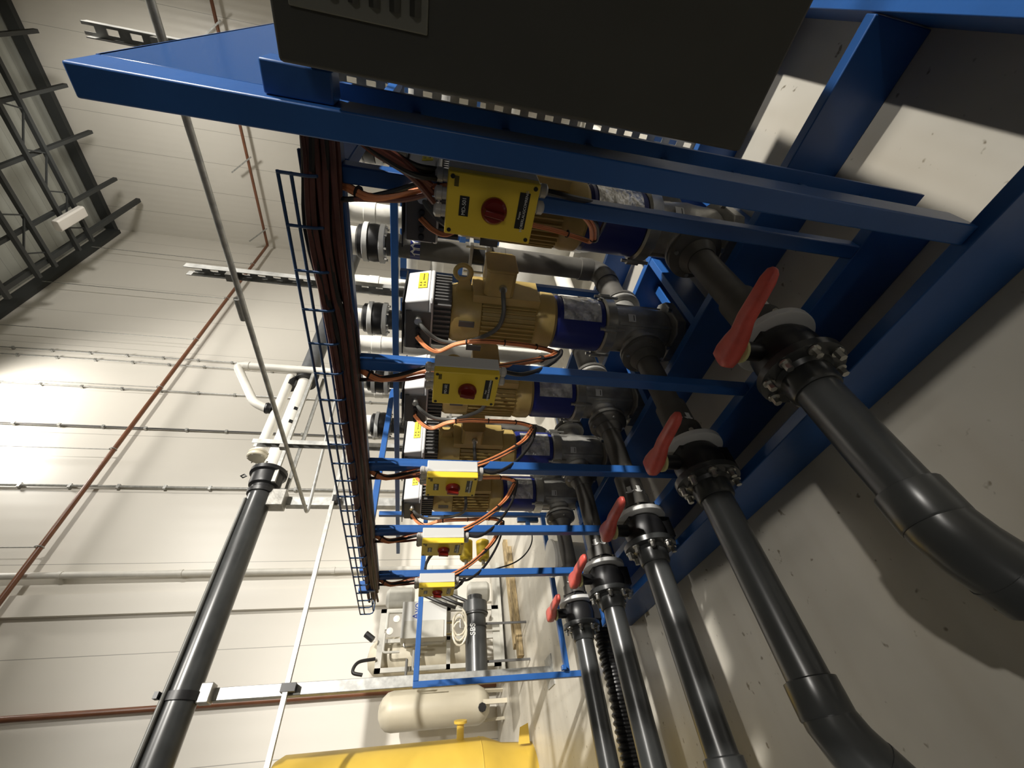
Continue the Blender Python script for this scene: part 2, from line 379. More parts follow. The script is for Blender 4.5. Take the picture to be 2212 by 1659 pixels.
MB().tube(bez([L(-.145, -.27, 1.34), L(-.20, -.27, 1.345), L(-.26, -.19, 1.335), L(-.27, -.09, 1.36), L(-.26, 0, 1.46), L(-.25, .05, 1.56), L(-.25, .04, 1.68), L(-.235, -.02, 1.765), L(-.19, -.05, 1.80)]), .013, 10).build('motor_cable', 'gcable', pump)
# cooling section and drive
b = MB(); b.box(L(-.15, -.15, 1.62), L(.15, .15, 1.72))
for k in range(9):
    q = -.145 + k * .034
    b.box(L(q, -.168, 1.62), L(q + .012, -.15, 1.715)); b.box(L(-.168, q, 1.62), L(-.15, q + .012, 1.715))
b.build('heat_sink', 'vfdd', pump)
b = MB(); b.bevbox(L(-.18, -.18, 1.72), L(.18, .18, 1.745), .02, 2)
b.add([L(-.175, -.175, 1.745), L(.175, -.175, 1.745), L(.175, .175, 1.745), L(-.175, .175, 1.745), L(-.175, -.150, 1.88), L(.15, -.150, 1.88), L(.15, .175, 1.88), L(-.175, .175, 1.88)],
      [(0, 3, 2, 1), (4, 5, 6, 7), (0, 1, 5, 4), (1, 2, 6, 5), (2, 3, 7, 6), (3, 0, 4, 7)])
drive = b.build('drive_housing', 'vfd', pump, bevel=.008)
MB().box(L(-.20, -.16, 1.885), L(.16, .20, 1.892)).build('rain_plate', 'black', drive)
MB().box(L(-.184, -.10, 1.73), L(-.176, .165, 1.87)).build('front_cover', 'vfdd', drive, bevel=.002)  # dark sheet puts the shade on this side of the grey housing into colour
MB().add([L(-.15, -.1740, 1.77), L(.02, -.1740, 1.77), L(.02, -.1665, 1.815), L(-.15, -.1665, 1.815)], [(0, 1, 2, 3)])
wl = MB(); wl.add([L(-.04, -.1765, 1.765), L(.13, -.1765, 1.765), L(.13, -.1672, 1.815), L(-.04, -.1672, 1.815), L(-.04, -.170, 1.765), L(.13, -.170, 1.765), L(.13, -.163, 1.815), L(-.04, -.163, 1.815)],
                  [(0, 1, 2, 3), (4, 7, 6, 5), (0, 4, 5, 1), (1, 5, 6, 2), (2, 6, 7, 3), (3, 7, 4, 0)])
wlo = wl.build('warning_label', 'ylab', drive)
tr = MB()
for k in range(2):
    for j in range(2):
        x = -.025 + k * .03; z = 1.775 + j * .022; yy = -.1785 + (z - 1.765) * .186
        tr.add([L(x, yy, z), L(x + .018, yy, z), L(x + .009, yy + .0028, z + .015)], [(0, 1, 2)])
for k in range(3): x = .045 + k * .026; tr.box(L(x, -.1752, 1.785), L(x + .02, -.172, 1.79))
tr.build('warning_mark', 'dtext', wlo)
gl = MB()
for k in range(4): gl.cyl(L(-.20, .02 + k * .04, 1.80), L(-.18, .02 + k * .04, 1.80), .014, n=8)
gl.build('plug', 'black', drive)
MB().cyl(L(-.215, -.05, 1.80), L(-.175, -.05, 1.80), .022, n=12).build('cable_gland', 'steel', drive)
plab = ['beige vertical pump partly hidden behind the nearest yellow isolator box',
        'fully visible beige vertical pump between the nearest and the second isolator boxes',
        'beige vertical pump behind the second isolator box from the camera',
        'beige vertical pump in front of the third blue post, crossed by an orange cable loop',
        'farthest beige vertical pump, behind the third isolator box from the camera']
pump['label'] = plab[1]
for i, y in enumerate(PIPEY):
    if i != 1: dup(pump, (2.2, y, 0), plab[i])

# ------------------------------------------------------------------ inlet spools, valves, floor pipes
G = 'inlet spool pieces between valves and pumps'
y = PIPEY[0]
sp_ = thing('inlet_pipe', (1.5, y, .41), '', 'pipe', G)
b = MB(); b.cyl((1.245, y, .41), (1.47, y, .41), .08, n=24); b.cyl((1.47, y, .41), (1.905, y, .41), .066, n=24); b.lathe((1.88, y, .41), (-1, 0, 0), [(-.011, .095), (.04, .07)], 24)
b.build('pipe', 'pvcd', sp_)
b = MB(); b.lathe((1.235, y, .41), (1, 0, 0), [(0, .09), (.07, .092), (.08, .085)], 16); b.build('union_nut', 'pvcd', sp_)
for k in range(3):
    a = -2.2 + k * .75
    ar = MB(); P = [(0, .013), (.03, .013), (.03, .028), (.055, 0), (.03, -.028), (.03, -.013), (0, -.013)]
    ar.add([V((1.36 - q[0], y + .0815 * math.sin(a + q[1] / .08), .41 - .0815 * math.cos(a + q[1] / .08))) + V((0, 0, 0)) for q in P], [list(range(7))]); ar.build('flow_arrow', 'text', sp_)
G2 = 'ball valves with red lever handles in front of the skid'
vv = thing('ball_valve', (1.1, y, .41), '', 'valve', G2)
b = MB(); b.lathe((1.02, y, .41), (1, 0, 0), [(0, .105), (.03, .115), (.07, .12), (.11, .115), (.14, .10)], 28)
b.cyl((1.10, y, .48), (1.10, y, .60), .035); b.box((1.03, y - .05, .40), (1.17, y + .05, .51))
vb = b.build('valve_body', 'black', vv, bevel=.004)
c = MB(); c.lathe((1.165, y, .41), (1, 0, 0), [(0, .14), (.004, .147), (.028, .147), (.034, .13), (.06, .095)], 40); fo = c.build('rear_flange', 'lgrey', vv)
MB().bolts((1.20, y, .41), (1, 0, 0), .122, 8, .011, .02, PI / 8).build('bolt', 'steel', fo)
c = MB(); c.lathe((.985, y, .41), (1, 0, 0), [(0, .13), (.004, .145), (.03, .147), (.036, .14)], 40); fo = c.build('front_flange', 'pvc', vv)
for k in range(8):
    t = PI / 8 + k * PI / 4; q = (y + .122 * math.cos(t), .41 + .122 * math.sin(t))
    MB().cyl((.95, q[0], q[1]), (.985, q[0], q[1]), .013, n=6).cyl((.978, q[0], q[1]), (.985, q[0], q[1]), .02, n=14).build('bolt', 'steel', fo)
c = MB(); c.lathe((.90, y, .41), (1, 0, 0), [(0, .077), (.01, .083), (.07, .086), (.084, .10)], 28); c.build('stub_collar', 'pvc', vv)
MB().lathe((1.10, y, .598), (0, 0, 1), [(0, .046), (.012, .048), (.016, .04)], 20).build('yellow_ring', 'ring', vv, label='pale yellow washer ring')
h = MB()
hp = [(0, .05, .045, .028), (-.0, .02, .05, .03), (0, -.03, .044, .03), (.002, -.07, .034, .027), (.008, -.13, .03, .023), (.014, -.20, .028, .021), (.02, -.27, .027, .019), (.022, -.30, .021, .014), (.022, -.312, .01, .007)]
n = 14; vs = []
for dx, dy, wx, wz in [(0, .066, .02, .012)] + hp:
    for k in range(n):
        t = 2 * PI * k / n; cx_ = math.copysign(abs(math.cos(t)) ** .5, math.cos(t)); cz_ = math.copysign(abs(math.sin(t)) ** .5, math.sin(t))
        vs.append((1.10 + dx + wx * cx_, y + dy, .645 + (.012 if dy < -.1 else 0) + wz * cz_))
m_ = len(hp) + 1
h.add(vs, [(i * n + k, i * n + (k + 1) % n, (i + 1) * n + (k + 1) % n, (i + 1) * n + k) for i in range(m_ - 1) for k in range(n)] + [list(range(n))[::-1], [(m_ - 1) * n + k for k in range(n)]])
h.build('lever_handle', 'red', vv, angle=60, label='red lever handle')
MB().box((1.04, y - .055, .255), (1.16, y + .055, .32)).build('support_block', 'black', vv)
G3 = 'dark grey plastic pipes running from the valves across the floor'
def floorpipe(k, y, x_end, tail=True):
    t = thing('floor_pipe', (.5, y, .41), f'dark plastic floor pipe joined to the {NTH[k]} red handled valve', 'pipe', G3)
    b = MB(); b.tube([(.915, y, .41), (x_end, y, .41)], .07, 28)
    if tail:
        E = V((x_end, y, .41)); dv = V((-.80, .0, -.60)).normalized()
        b.lathe(E + V((.06, 0, 0)), (-1, 0, 0), [(0, .071), (.005, .083), (.10, .083), (.105, .08)], 28)
        b.tube([E, E + V((-.05, 0, -.004)), E + V((-.11, 0, -.03)), E + V((-.11, 0, -.03)) + dv * .08], .081, 28)
        q = E + V((-.11, 0, -.03)) + dv * .06
        b.lathe(q, dv, [(0, .083), (.07, .083), (.075, .071)], 28)
        b.tube([q, q + dv * .5, q + dv * .5 + V((-1.6, 0, 0))], .07, 20)
    else: b.lathe((x_end + .2, y, .41), (-1, 0, 0), [(0, .071), (.006, .083), (.11, .083), (.116, .071)], 28); b.tube([(x_end + .1, y, .41), (x_end - 1.6, y, .41)], .07, 20)
    b.build('pipe', 'pvc', t)
    return t
for i, y in enumerate(PIPEY):
    floorpipe(i, y, [.46, .17, -.10, -.35, -.35][i], i < 2)
for i in (4, 3, 2, 1):
    dup(vv, (1.1, PIPEY[i], .41), f'red handled flanged ball valve, {NTH[i]} one, on the {NTH[i]} floor pipe')
    dup(sp_, (1.5, PIPEY[i], .41), f'dusty grey inlet pipe between the {NTH[i]} red handled valve and its pump')
vv['label'] = 'largest looking red handled flanged ball valve, nearest one, on the thickest looking pipe'
sp_['label'] = 'dusty grey inlet pipe with white arrows behind the nearest red handled valve'

# ------------------------------------------------------------------ risers with rubber joints, white return pipes
G = 'dark discharge risers behind the pumps'
y = PIPEY[1]
rs = thing('discharge_riser', (3.0, y, .3), '', 'pipe', G)
b = MB(); b.tube(fillet([(2.50, y, .41), (3.0, y, .41), (3.0, y, 1.36)], .13), .082, 24); b.tube([(3.0, y, 1.47), (3.0, y, 2.09)], .082, 24)
b.lathe((3.0, y, .5), (0, 0, 1), [(0, .088), (.10, .09), (.104, .082)], 24); b.lathe((2.87, y, .41), (-1, 0, 0), [(0, .09), (.08, .09)], 24)
b.build('riser_pipe', 'pvcd', rs)
c = MB()
for z in (1.345, 1.465): c.box((2.9, y - .125, z), (3.1, y + .125, z + .025))
co_ = c.build('check_valve_plate', 'cast', rs, bevel=.003)
MB().cyl((3.0, y, 1.36), (3.0, y, 1.48), .07).build('check_valve_core', 'black', rs)
c = MB()
for a, e in ((-1, -1), (1, -1), (1, 1), (-1, 1)): c.cyl((3 + a * .075, y + e * .10, 1.33), (3 + a * .075, y + e * .10, 1.52), .01, n=8)
c.build('tie_bolt', 'steel', co_)
c = MB(); c.lathe((3.0, y, 2.0), (0, 0, 1), [(0, .0825), (0, .087), (.05, .087), (.05, .0825)], 24); c.box((2.90, y - .10, 2.01), (2.93, y + .10, 2.04)); c.build('pipe_clamp', 'steel', rs)
MB().lathe((3.0, y, 1.22), (0, 0, 1), [(0, .0825), (0, .086), (.04, .086), (.04, .0825)], 24).build('pipe_clamp', 'steel', rs)
c = MB(); c.lathe((3.0, y, 1.85), (0, 0, 1), [(0, .0822), (0, .0832), (.07, .0832), (.07, .0822)], 24); bd = c.build('arrow_band', 'navy', rs)
for k in range(5):
    a0 = -PI + .1 + k * .52; ar = MB(); P = [(0, -.02), (.035, -.02), (.035, -.034), (.068, 0), (.035, .034), (.035, .02), (0, .02)]
    ar.add([V((3.0 + .0842 * math.cos(a0 + q[1] / .084), y + .0842 * math.sin(a0 + q[1] / .084), 1.851 + q[0])) for q in P], [list(range(7))]); ar.build('flow_arrow', 'text', bd)
c = MB()
for z in (2.10, 2.215): c.lathe((3.0, y, z), (0, 0, 1), [(0, .11), (.004, .14), (.036, .14), (.04, .13)], 32)
fo = c.build('joint_flange', 'lgrey', rs)
c = MB(); c.lathe((3.0, y, 2.14), (0, 0, 1), [(-.002, .125), (.005, .132), (.038, .136), (.07, .132), (.077, .125)], 32); c.lathe((3.0, y, 2.256), (0, 0, 1), [(0, .12), (.03, .12), (.05, .09)], 24); c.build('rubber_bellows', 'black', rs)
MB().bolts((3.0, y, 2.085), (0, 0, 1), .118, 8, .009, .018, .2).build('bolt', 'steel', fo)
rl = ['behind the nearest pump', 'with arrow band between the two nearest pumps', 'behind the third pump, right of the second one', 'behind the third blue post', 'behind the farthest pump']
rs['label'] = 'dark grey discharge riser ' + rl[1]
wp = thing('return_pipe', (3.25, y, .2), '', 'pipe', 'white return pipes behind the risers')
b = MB(); b.tube(fillet([(3.0, y, 2.307), (3.0, y, 2.52), (3.52, y, 2.52), (3.52, y, .35), (4.4, y, .35)], .13), .085, 24)
for z in (2.33, .55): b.lathe((3.52, y, z), (0, 0, -1), [(0, .086), (.004, .091), (.09, .091), (.094, .086)], 24)
b.lathe((3.0, y, 2.30), (0, 0, 1), [(0, .10), (.06, .10), (.07, .088)], 24); b.build('pipe', 'white', wp)
wp['label'] = 'white return pipe beside the riser ' + rl[1]
for i in (0, 2, 3, 4):
    dup(rs, (3.0, PIPEY[i], .3), 'dark grey discharge riser ' + rl[i]); dup(wp, (3.25, PIPEY[i], .2), 'white return pipe over the riser ' + rl[i])

# ------------------------------------------------------------------ isolator boxes
G = 'yellow and grey isolator boxes on the blue posts'
iy = POSTY[0] + .025; bx = thing('isolator_box', (1.22, iy, 1.445), '', 'switch box', G)
MB().box((1.204, iy - .085, 1.445), (1.269, iy + .085, 1.695)).build('back_box', 'lgrey', bx, bevel=.004)
cv = MB().box((1.17, iy - .085, 1.445), (1.2035, iy + .085, 1.695)).build('cover', 'yellow', bx, bevel=.004, label='yellow front cover')
for a, z in ((-.078, 1.452), (.066, 1.452), (-.078, 1.676), (.066, 1.676)): MB().cyl((1.1685, iy + a + .006, z + .006), (1.171, iy + a + .006, z + .006), .006, n=12).build('cover_screw', 'black', cv)
kn = MB(); kn.lathe((1.17, iy, 1.563), (-1, 0, 0), [(0, .036), (.012, .036), (.018, .032), (.022, .028)], 32); kn.bar((1.14, iy - .004, 1.591), (1.14, iy + .004, 1.535), .016, .022, (1, 0, 0)); kn.build('rotary_knob', 'redk', bx, bevel=.002, label='dark red rotary knob')
p1 = MB().box((1.1685, iy - .026, 1.633), (1.1699, iy + .028, 1.659)).build('tag_plate', 'black', cv)
p2 = MB().box((1.1685, iy - .058, 1.469), (1.1699, iy + .042, 1.498)).build('name_plate', 'black', cv)
MB().box((1.1688, iy - .074, 1.665), (1.1699, iy - .048, 1.677)).build('type_mark', 'dtext', cv)
t_ = text('lettering', 'MOBERLAUGCOMRENG', 'text', cv, (1.1682, iy - .007, 1.478), (0, -1, 0), (0, 0, 1), .0105)
t_ = text('lettering', 'Pumpe', 'text', cv, (1.1682, iy + .004, 1.490), (0, -1, 0), (0, 0, 1), .008)
for z, nm in ((1.695, 1), (1.445, -1)):
    for k in range(3 if nm > 0 else 2):
        q = iy - .052 + k * .048
        MB().lathe((1.232, q, z), (0, 0, nm), [(0, .017), (.012, .017), (.013, .020), (.028, .020), (.034, .012)], 12).build('cable_gland', 'clear', bx)
bl = ['yellow isolator box marked MD-501, largest and nearest', 'second yellow and grey isolator box, just left of the nearest one', 'middle yellow and grey isolator box in front of the farthest pump',
      'fourth yellow and grey isolator box, above a black cable coil', 'smallest and farthest yellow and grey isolator box']
bx['label'] = bl[0]
boxes = [bx] + [dup(bx, (1.22, POSTY[i] + .025, 1.445), bl[i]) for i in range(1, 5)]
for i, o in enumerate(boxes):
    cvi = [c for c in o.children if c.name.startswith('cover')][0]
    ORG['_t'] = V((1.22, iy, 1.445))
    text('lettering', f'MD-50{i + 1}', 'text', cvi, (1.1682, iy + .001, 1.646), (0, -1, 0), (0, 0, 1), .0145)

# ------------------------------------------------------------------ wire basket tray and cables
tray = thing('cable_tray', (1.28, 2.0, 2.03), 'dark blue wire basket cable tray running along the top of the skid', 'cable tray')
wr = MB()
for x, z in ((1.20, 2.125), (1.20, 2.093), (1.222, 2.032), (1.27, 2.024), (1.32, 2.024), (1.372, 2.032), (1.395, 2.093), (1.395, 2.125)):
    wr.tube([(x, .415, z), (x, 3.62, z)], .0046, 6)
wr.build('long_wire', 'wire', tray)
for k in range(24):
    yy = .418 + k * .1392
    MB().tube([(1.197, yy, 2.127), (1.197, yy, 2.052), (1.204, yy, 2.034), (1.222, yy, 2.026), (1.372, yy, 2.026), (1.39, yy, 2.034), (1.398, yy, 2.052), (1.398, yy, 2.127)], .0046, 6).build('hoop_wire', 'wire', tray)
G = 'cables lying in the wire basket tray'
rnd = random.Random(3)
for k in range(26):
    x0 = 1.215 + (k % 4) * .019; z0 = 1.985 + (k // 4) * .0115
    m = ['orangeb', 'bcable', 'orangeb', 'bcable', 'bcable', 'orangeb'][k % 6]
    pts = []; y0 = .16 + .01 * (k % 3); y1 = 3.15 + rnd.random() * .4
    if k % 5 == 1: y1 = POSTY[rnd.randint(1, 4)]
    nn = 16
    for j in range(nn + 1):
        yy = y0 + (y1 - y0) * j / nn
        bulge = math.exp(-((yy - .62) / .22) ** 2) * .035 * (1 if m == 'bcable' else .4)
        pts.append((x0 + rnd.uniform(-.005, .004), yy, z0 + bulge + rnd.uniform(-.004, .004)))
    tag(MB().tube(bez(pts, 3), .0085, 7).build('power_cable', 'browncable' if m == 'orangeb' else m), 'dark brown power cable bundled in the wire basket tray' if m == 'orangeb' else 'black power cable bundled in the wire basket tray', 'cable', G + (' (brown)' if m == 'orangeb' else ' (black)'))
for k, (o1, o2) in enumerate(((0, 0),)):
    pass
G = 'cable loops between tray, isolator boxes and pumps'
loop = [(1.27, 1.16, 2.06), (1.285, 1.158, 1.985), (1.245, 1.165, 1.89), (1.262, 1.115, 1.72), (1.255, 1.095, 1.56), (1.29, 1.095, 1.43), (1.42, 1.16, 1.27), (1.60, 1.27, 1.125), (1.78, 1.385, 1.03), (1.90, 1.47, .985), (1.93, 1.47, 1.05), (1.92, 1.45, 1.16), (1.90, 1.43, 1.30), (1.895, 1.43, 1.45), (1.90, 1.47, 1.58), (1.90, 1.53, 1.67), (1.93, 1.53, 1.74), (1.99, 1.51, 1.80)]
nl = ['nearest', 'second', 'third', 'fourth', 'farthest']
for i, py_ in enumerate(POSTY):
    dy = py_ - POSTY[1]
    t = thing('looped_cable_bundle', (1.3, py_, 1.0), f'orange and black cable bundle looping from the {nl[i]} isolator box to its pump drive', 'cable', G)
    for k in range(5):
        a = 2 * PI * k / 5; ox, oz = .010 * math.cos(a), .010 * math.sin(a)
        m = 'orange' if k < 4 else 'bcable'
        pts = [V((p[0] + ox, p[1] + dy + oz * .6 + (.006 if k == 4 else 0), p[2] + oz - (.012 if k == 4 and 6 < j < 11 else 0))) for j, p in enumerate(loop)]
        MB().tube(bez(pts, 5), .0068, 7).build('cable', m, t)
    pc = bez([(p[0], p[1] + dy, p[2]) for p in loop], 4)
    for q in (6, 12, 26, 34, 42, 48, 54):
        A, B = pc[q], pc[q + 1]; dr = (B - A).normalized() * .004
        MB().lathe(A, dr, [(0, .0165), (0, .0185), (.006, .0185), (.006, .0165)], 12).build('cable_tie', 'bcable', t)
    # feed into the box top and out of its bottom
    f_ = thing('box_feed_cable', (1.23, py_, 1.7), f'pair of cables feeding the top of the {nl[i]} isolator box', 'cable')
    for k in range(2):
        MB().tube(bez([(1.26 + .02 * k, py_ + .09 + .02 * k, 2.03), (1.25, py_ + .08, 1.95), (1.24, py_ + .03 + k * .03, 1.82), (1.232, py_ - .027 + k * .048, 1.725)]), .0075, 7).build('cable', ['bcable', 'orangeb'][k], f_)
    f_ = thing('box_outlet_cable', (1.23, py_, 1.2), f'black outlet cable hanging from the bottom of the {nl[i]} isolator box', 'cable')
    MB().tube(bez([(1.232, py_ - .027, 1.418), (1.235, py_ - .02, 1.34), (1.34, py_ + .02, 1.22), (1.55, py_ + .12, 1.09), (1.78, py_ + .26, 1.0), (1.90, py_ + .36, .965)]), .009, 8).build('cable', 'bcable', f_)
# heavy brown bundle swinging down to the nearest box
t = thing('branch_cable_bundle', (1.2, .35, 1.8), 'thick brown cable bundle sweeping down from the tray to the nearest isolator box', 'cable')
for k in range(7):
    a = 2 * PI * k / 7; o = V((.014 * math.cos(a), .014 * math.sin(a), .008 * math.sin(2 * a)))
    MB().tube(bez([V(p) + o for p in ((1.27, .18, 2.02), (1.22, .25, 1.98), (1.19, .31, 1.90), (1.195, .36, 1.80), (1.23, .375 + .03 * (k % 3), 1.732))], 6), .008, 7).build('cable', 'orangeb' if k % 3 else 'bcable', t)

# ------------------------------------------------------------------ overhead steelwork above the skid
t = thing('overhead_conduit', (3.0, 2.5, 3.2), 'thin grey conduit crossing high above the skid and bending back at its far end', 'conduit')
MB().tube(fillet([(3.0, -3.0, 3.235), (3.0, 5.32, 3.19), (5.6, 5.40, 3.30)], .10), .022, 12).build('tube', 'galv', t)
MB().cyl((3.0, 2.05, 3.236), (3.0, 2.25, 3.235), .028, n=12).build('coupling', 'galv', t)
sl = ['nearest slotted strut post, standing behind the near end of the skid', 'dark slotted strut post rising between the nearest pumps', 'pale slotted strut post at the far end of the skid']
for i, y in enumerate((.49, 1.87, 3.93)):
    t = thing('slotted_strut', (3.06, y, 0), sl[i], 'strut', 'slotted strut posts carrying the conduit')
    b = MB(); z1 = [3.60, 3.56, 3.55][i]
    b.box((3.03, y - .035, 0), (3.036, y + .035, z1)) if False else None
    # channel: two flanges and a web with slots
    b.box((3.03, y - .035, 0), (3.085, y - .030, z1)); b.box((3.03, y + .030, 0), (3.085, y + .035, z1))
    zz = 0
    while zz < z1 - .05:
        b.box((3.08, y - .030, zz), (3.085, y + .030, zz + .055))
        b.box((3.08, y - .030, zz + .055), (3.085, y - .014, zz + .11)); b.box((3.08, y + .014, zz + .055), (3.085, y + .030, zz + .11)); zz += .11
    b.build('channel', 'galv', t)
    MB().box((2.99, y - .03, 3.20), (3.029, y + .03, 3.27)).build('conduit_clamp', 'steel', t)
    MB().box((3.0, y - .07, 0), (3.12, y + .07, .008)).build('foot_plate', 'galv', t)
t = thing('overhead_channel', (2.5, 5.9, 3.03), 'galvanised channel running overhead toward the lower left beside the black pipe', 'channel')
MB().box((-1.5, 5.87, 3.02), (8.0, 5.93, 3.07)).build('channel', 'galv', t)
# strut columns holding the large pipe
t = thing('strut_column', (1.23, 6.0, 0), 'galvanised strut column with clamp under the black overhead pipe, near the yellow tank', 'column', 'galvanised strut columns')
MB().box((1.17, 5.96, .01), (1.29, 6.08, 3.80)).build('post', 'galv', t, bevel=.006)
MB().box((1.08, 5.86, 0), (1.40, 6.18, .012)).build('foot_plate', 'galv', t)
MB().box((1.19, 5.86, 2.95), (1.27, 5.959, 3.1)).build('bracket', 'black', t)
MB().box((1.14, 5.85, 3.78), (1.32, 6.0, 3.9)).build('pipe_shoe', 'cast', t, bevel=.01)
t = thing('strut_column', (3.58, 6.0, 0), 'galvanised strut column with clamp below the black flanged coupling of the overhead pipe', 'column', 'galvanised strut columns')
MB().box((3.51, 5.96, .01), (3.65, 6.08, 3.72)).build('post', 'galv', t, bevel=.006)
MB().box((3.42, 5.86, 0), (3.74, 6.18, .012)).build('foot_plate', 'galv', t)
MB().box((3.53, 5.86, 2.98), (3.63, 5.959, 3.05)).build('bracket', 'black', t)
MB().box((3.42, 5.80, 3.70), (3.68, 6.0, 3.92)).build('pipe_shoe', 'cast', t, bevel=.01)
# large overhead pipe
t = thing('overhead_pipe', (3.5, 5.9, 3.8), 'large dark overhead pipe running from lower left up behind the cable tray', 'pipe')
MB().tube([(-2.5, 5.9, 4.06), (3.62, 5.9, 4.06)], .165, 32).build('black_pipe', 'pvc', t)
MB().tube([(6.3, 5.9, 4.06), (14.5, 5.9, 4.06)], .165, 32).build('grey_pipe', 'pvcu', t)
MB().tube([(-.2, 5.72, 4.16), (1.6, 5.74, 4.17), (3.5, 5.78, 4.2)], .022, 10).build('side_tube', 'gcable', t)
c = MB(); c.lathe((1.16, 5.9, 4.06), (1, 0, 0), [(0, .167), (0, .185), (.08, .185), (.08, .167)], 28); c.box((1.17, 5.68, 4.20), (1.23, 5.76, 4.24)); c.build('pipe_clamp', 'black', t)
c = MB(); c.lathe((3.62, 5.9, 4.06), (1, 0, 0), [(0, .19), (.05, .2), (.07, .17), (.12, .17), (.14, .21), (.18, .22), (.32, .22), (.34, .26), (.40, .26), (.405, .2)], 32); fc = c.build('flanged_coupling', 'black', t)
MB().bolts((4.03, 5.9, 4.06), (1, 0, 0), .235, 8, .015, .03).build('bolt', 'steel', fc)
MB().tube([(3.95 , 5.9 - .0, 4.36 + .0), (3.92, 5.9, 4.40), (3.95, 5.9, 4.44), (3.98, 5.9, 4.40)], .012, 6, True).build('lifting_eye', 'black', fc)
MB().tube([(4.02, 5.9, 4.06), (6.3, 5.9, 4.06)], .125, 28).build('white_section', 'white', t)
c = MB(); c.tube([(4.30, 5.82, 4.29), (6.1, 5.82, 4.30)], .082, 24); c.build('side_chamber', 'white', t)
c = MB(); c.lathe((4.22, 5.82, 4.29), (1, 0, 0), [(0, .13), (.01, .145), (.05, .145), (.06, .13), (.075, .145), (.10, .145), (.11, .09)], 28); ff = c.build('round_end_flange', 'tank', t)
MB().bolts((4.215, 5.82, 4.29), (-1, 0, 0), .122, 6, .012, .015).build('bolt', 'steel', ff)
c = MB(); c.lathe((6.05, 5.9, 4.06), (1, 0, 0), [(0, .2), (.05, .2), (.06, .17), (.2, .17), (.21, .2), (.26, .2)], 28); c.build('union', 'black', t)
MB().lathe((5.85, 5.85, 4.27), (1, 0, 0), [(0, .11), (.10, .11), (.2, .09)], 20).build('side_union', 'black', t)
for (y_, z_) in ((5.74, 3.90), (6.02, 3.78)):
    MB().bar((3.75, y_, z_), (6.3, y_, z_ + .01), .045, .05).build('angle_rail', 'galv', t)
for x, n_ in ((5.25, '3'), (4.95, '501')):
    MB().lathe((x, 5.9, 4.06), (1, 0, 0), [(0, .1252), (0, .1262), (.07, .1262), (.07, .1252)], 5, arc=.5, start=2.6).build('dark_mark', 'black', t)
t = thing('bypass_pipe', (5.9, 5.7, 4.3), 'white plastic bypass pipe bending down beside the overhead pipe', 'pipe')
MB().tube(fillet([(6.21, 5.72, .4), (6.21, 5.72, 5.24), (5.30, 5.72, 4.66), (5.22, 5.78, 4.42)], .12, 5), .072, 20).build('pipe', 'white', t)
MB().lathe((6.21, 5.72, 5.02), (0, 0, 1), [(0, .073), (.005, .081), (.1, .081), (.105, .073)], 20).build('socket', 'white', t)
MB().lathe((5.24, 5.77, 4.47), (-.0, .15, -1), [(0, .09), (.03, .10), (.06, .09), (.10, .09)], 18).build('union_nut', 'black', t)

# ------------------------------------------------------------------ wall services
cp_ = thing('wall_copper_pipe', (11, 10.0, 9.5), 'long thin brown red pipe climbing diagonally in view across the white wall', 'pipe')
MB().tube(fillet([(-3.0, 10.02, 9.52), (18.2, 10.02, 9.52), (19.15, 10.02, 9.52)], .1) + fillet([(19.15, 10.0, 9.52), (19.15, 9.9, 9.52), (19.15, -12, 9.56)], .05), .055, 12).build('pipe', 'copper', cp_)
for x in (4.85, 7.42, 9.70, 12.02, 14.57, 17.3):
    h_ = MB(); h_.tube([(x, 10.02, 9.6), (x, 10.02, 15.4)], .012, 6); h_.tube([(x, 10.02 + .07 * math.cos(a), 9.54 + .075 * math.sin(a)) for a in [k * PI / 6 for k in range(12)]], .014, 6, True)
    h_.build('hanger_rod', 'galv', cp_)
for y_ in (2.1, 6.25, 9.17):
    MB().bar((19.04, y_ , 9.35), (19.04, y_ + .7, 10.2), .05, .05).build('support_bar', 'galv', cp_)
t = tag(MB().tube([(1.95, 10.2, 0), (1.95, 10.2, 12.5)], .05, 14).build('riser_pipe', 'copper'), 'vertical brown red pipe rising on the white wall behind the end frame', 'pipe')
t = thing('white_downpipe', (4.32, 10.15, 0), 'vertical off white pipe with clamps on the long wall, left of the tanks', 'pipe')
MB().tube([(4.32, 10.17, 0), (4.32, 10.17, 14)], .065, 16).build('pipe', 'white', t)
for z in (1.4, 3.6, 5.8, 6.7, 8.9, 11): MB().lathe((4.32, 10.17, z), (0, 0, 1), [(0, .066), (0, .075), (.07, .075), (.07, .066)], 14).box((4.30, 10.24, z + .01), (4.34, 10.29, z + .06)).build('clamp', 'white', t)
cd = [(6.48, .03, 'grey clipped cable conduit running down the white wall past the black coupling'), (8.33, .022, 'dark thin cable conduit running down the white wall beside the bypass pipe top'),
      (9.78, .02, 'thin clipped conduit on the white wall touching the bypass pipe'), (10.95, .018, 'one of a close pair of thin conduits on the white wall, lower in view'), (11.25, .018, 'one of a close pair of thin conduits on the white wall, upper in view')]
for i, (x, rr, lb) in enumerate(cd):
    t = thing('wall_conduit', (x, 10.2, 0), lb, 'conduit', 'thin vertical conduits on the white wall')
    MB().tube([(x, 10.24, .2), (x, 10.24, 16)], rr, 8).build('tube', 'vfdd' if i == 1 else 'galv', t)
    for z in range(1, 15): MB().box((x - rr * 1.8, 10.21, z + .3 * i % 1), (x + rr * 1.8, 10.3, z + .3 * i % 1 + .06)).build('clip', 'galv', t)
# wide flat duct with a thin shadow gap on the wall
tag(MB().box((3.55, 10.19, 0), (3.95, 10.299, 15.2)).build('wall_duct', 'wallA'), 'flat white painted duct on the long wall beside the off white downpipe', 'duct')

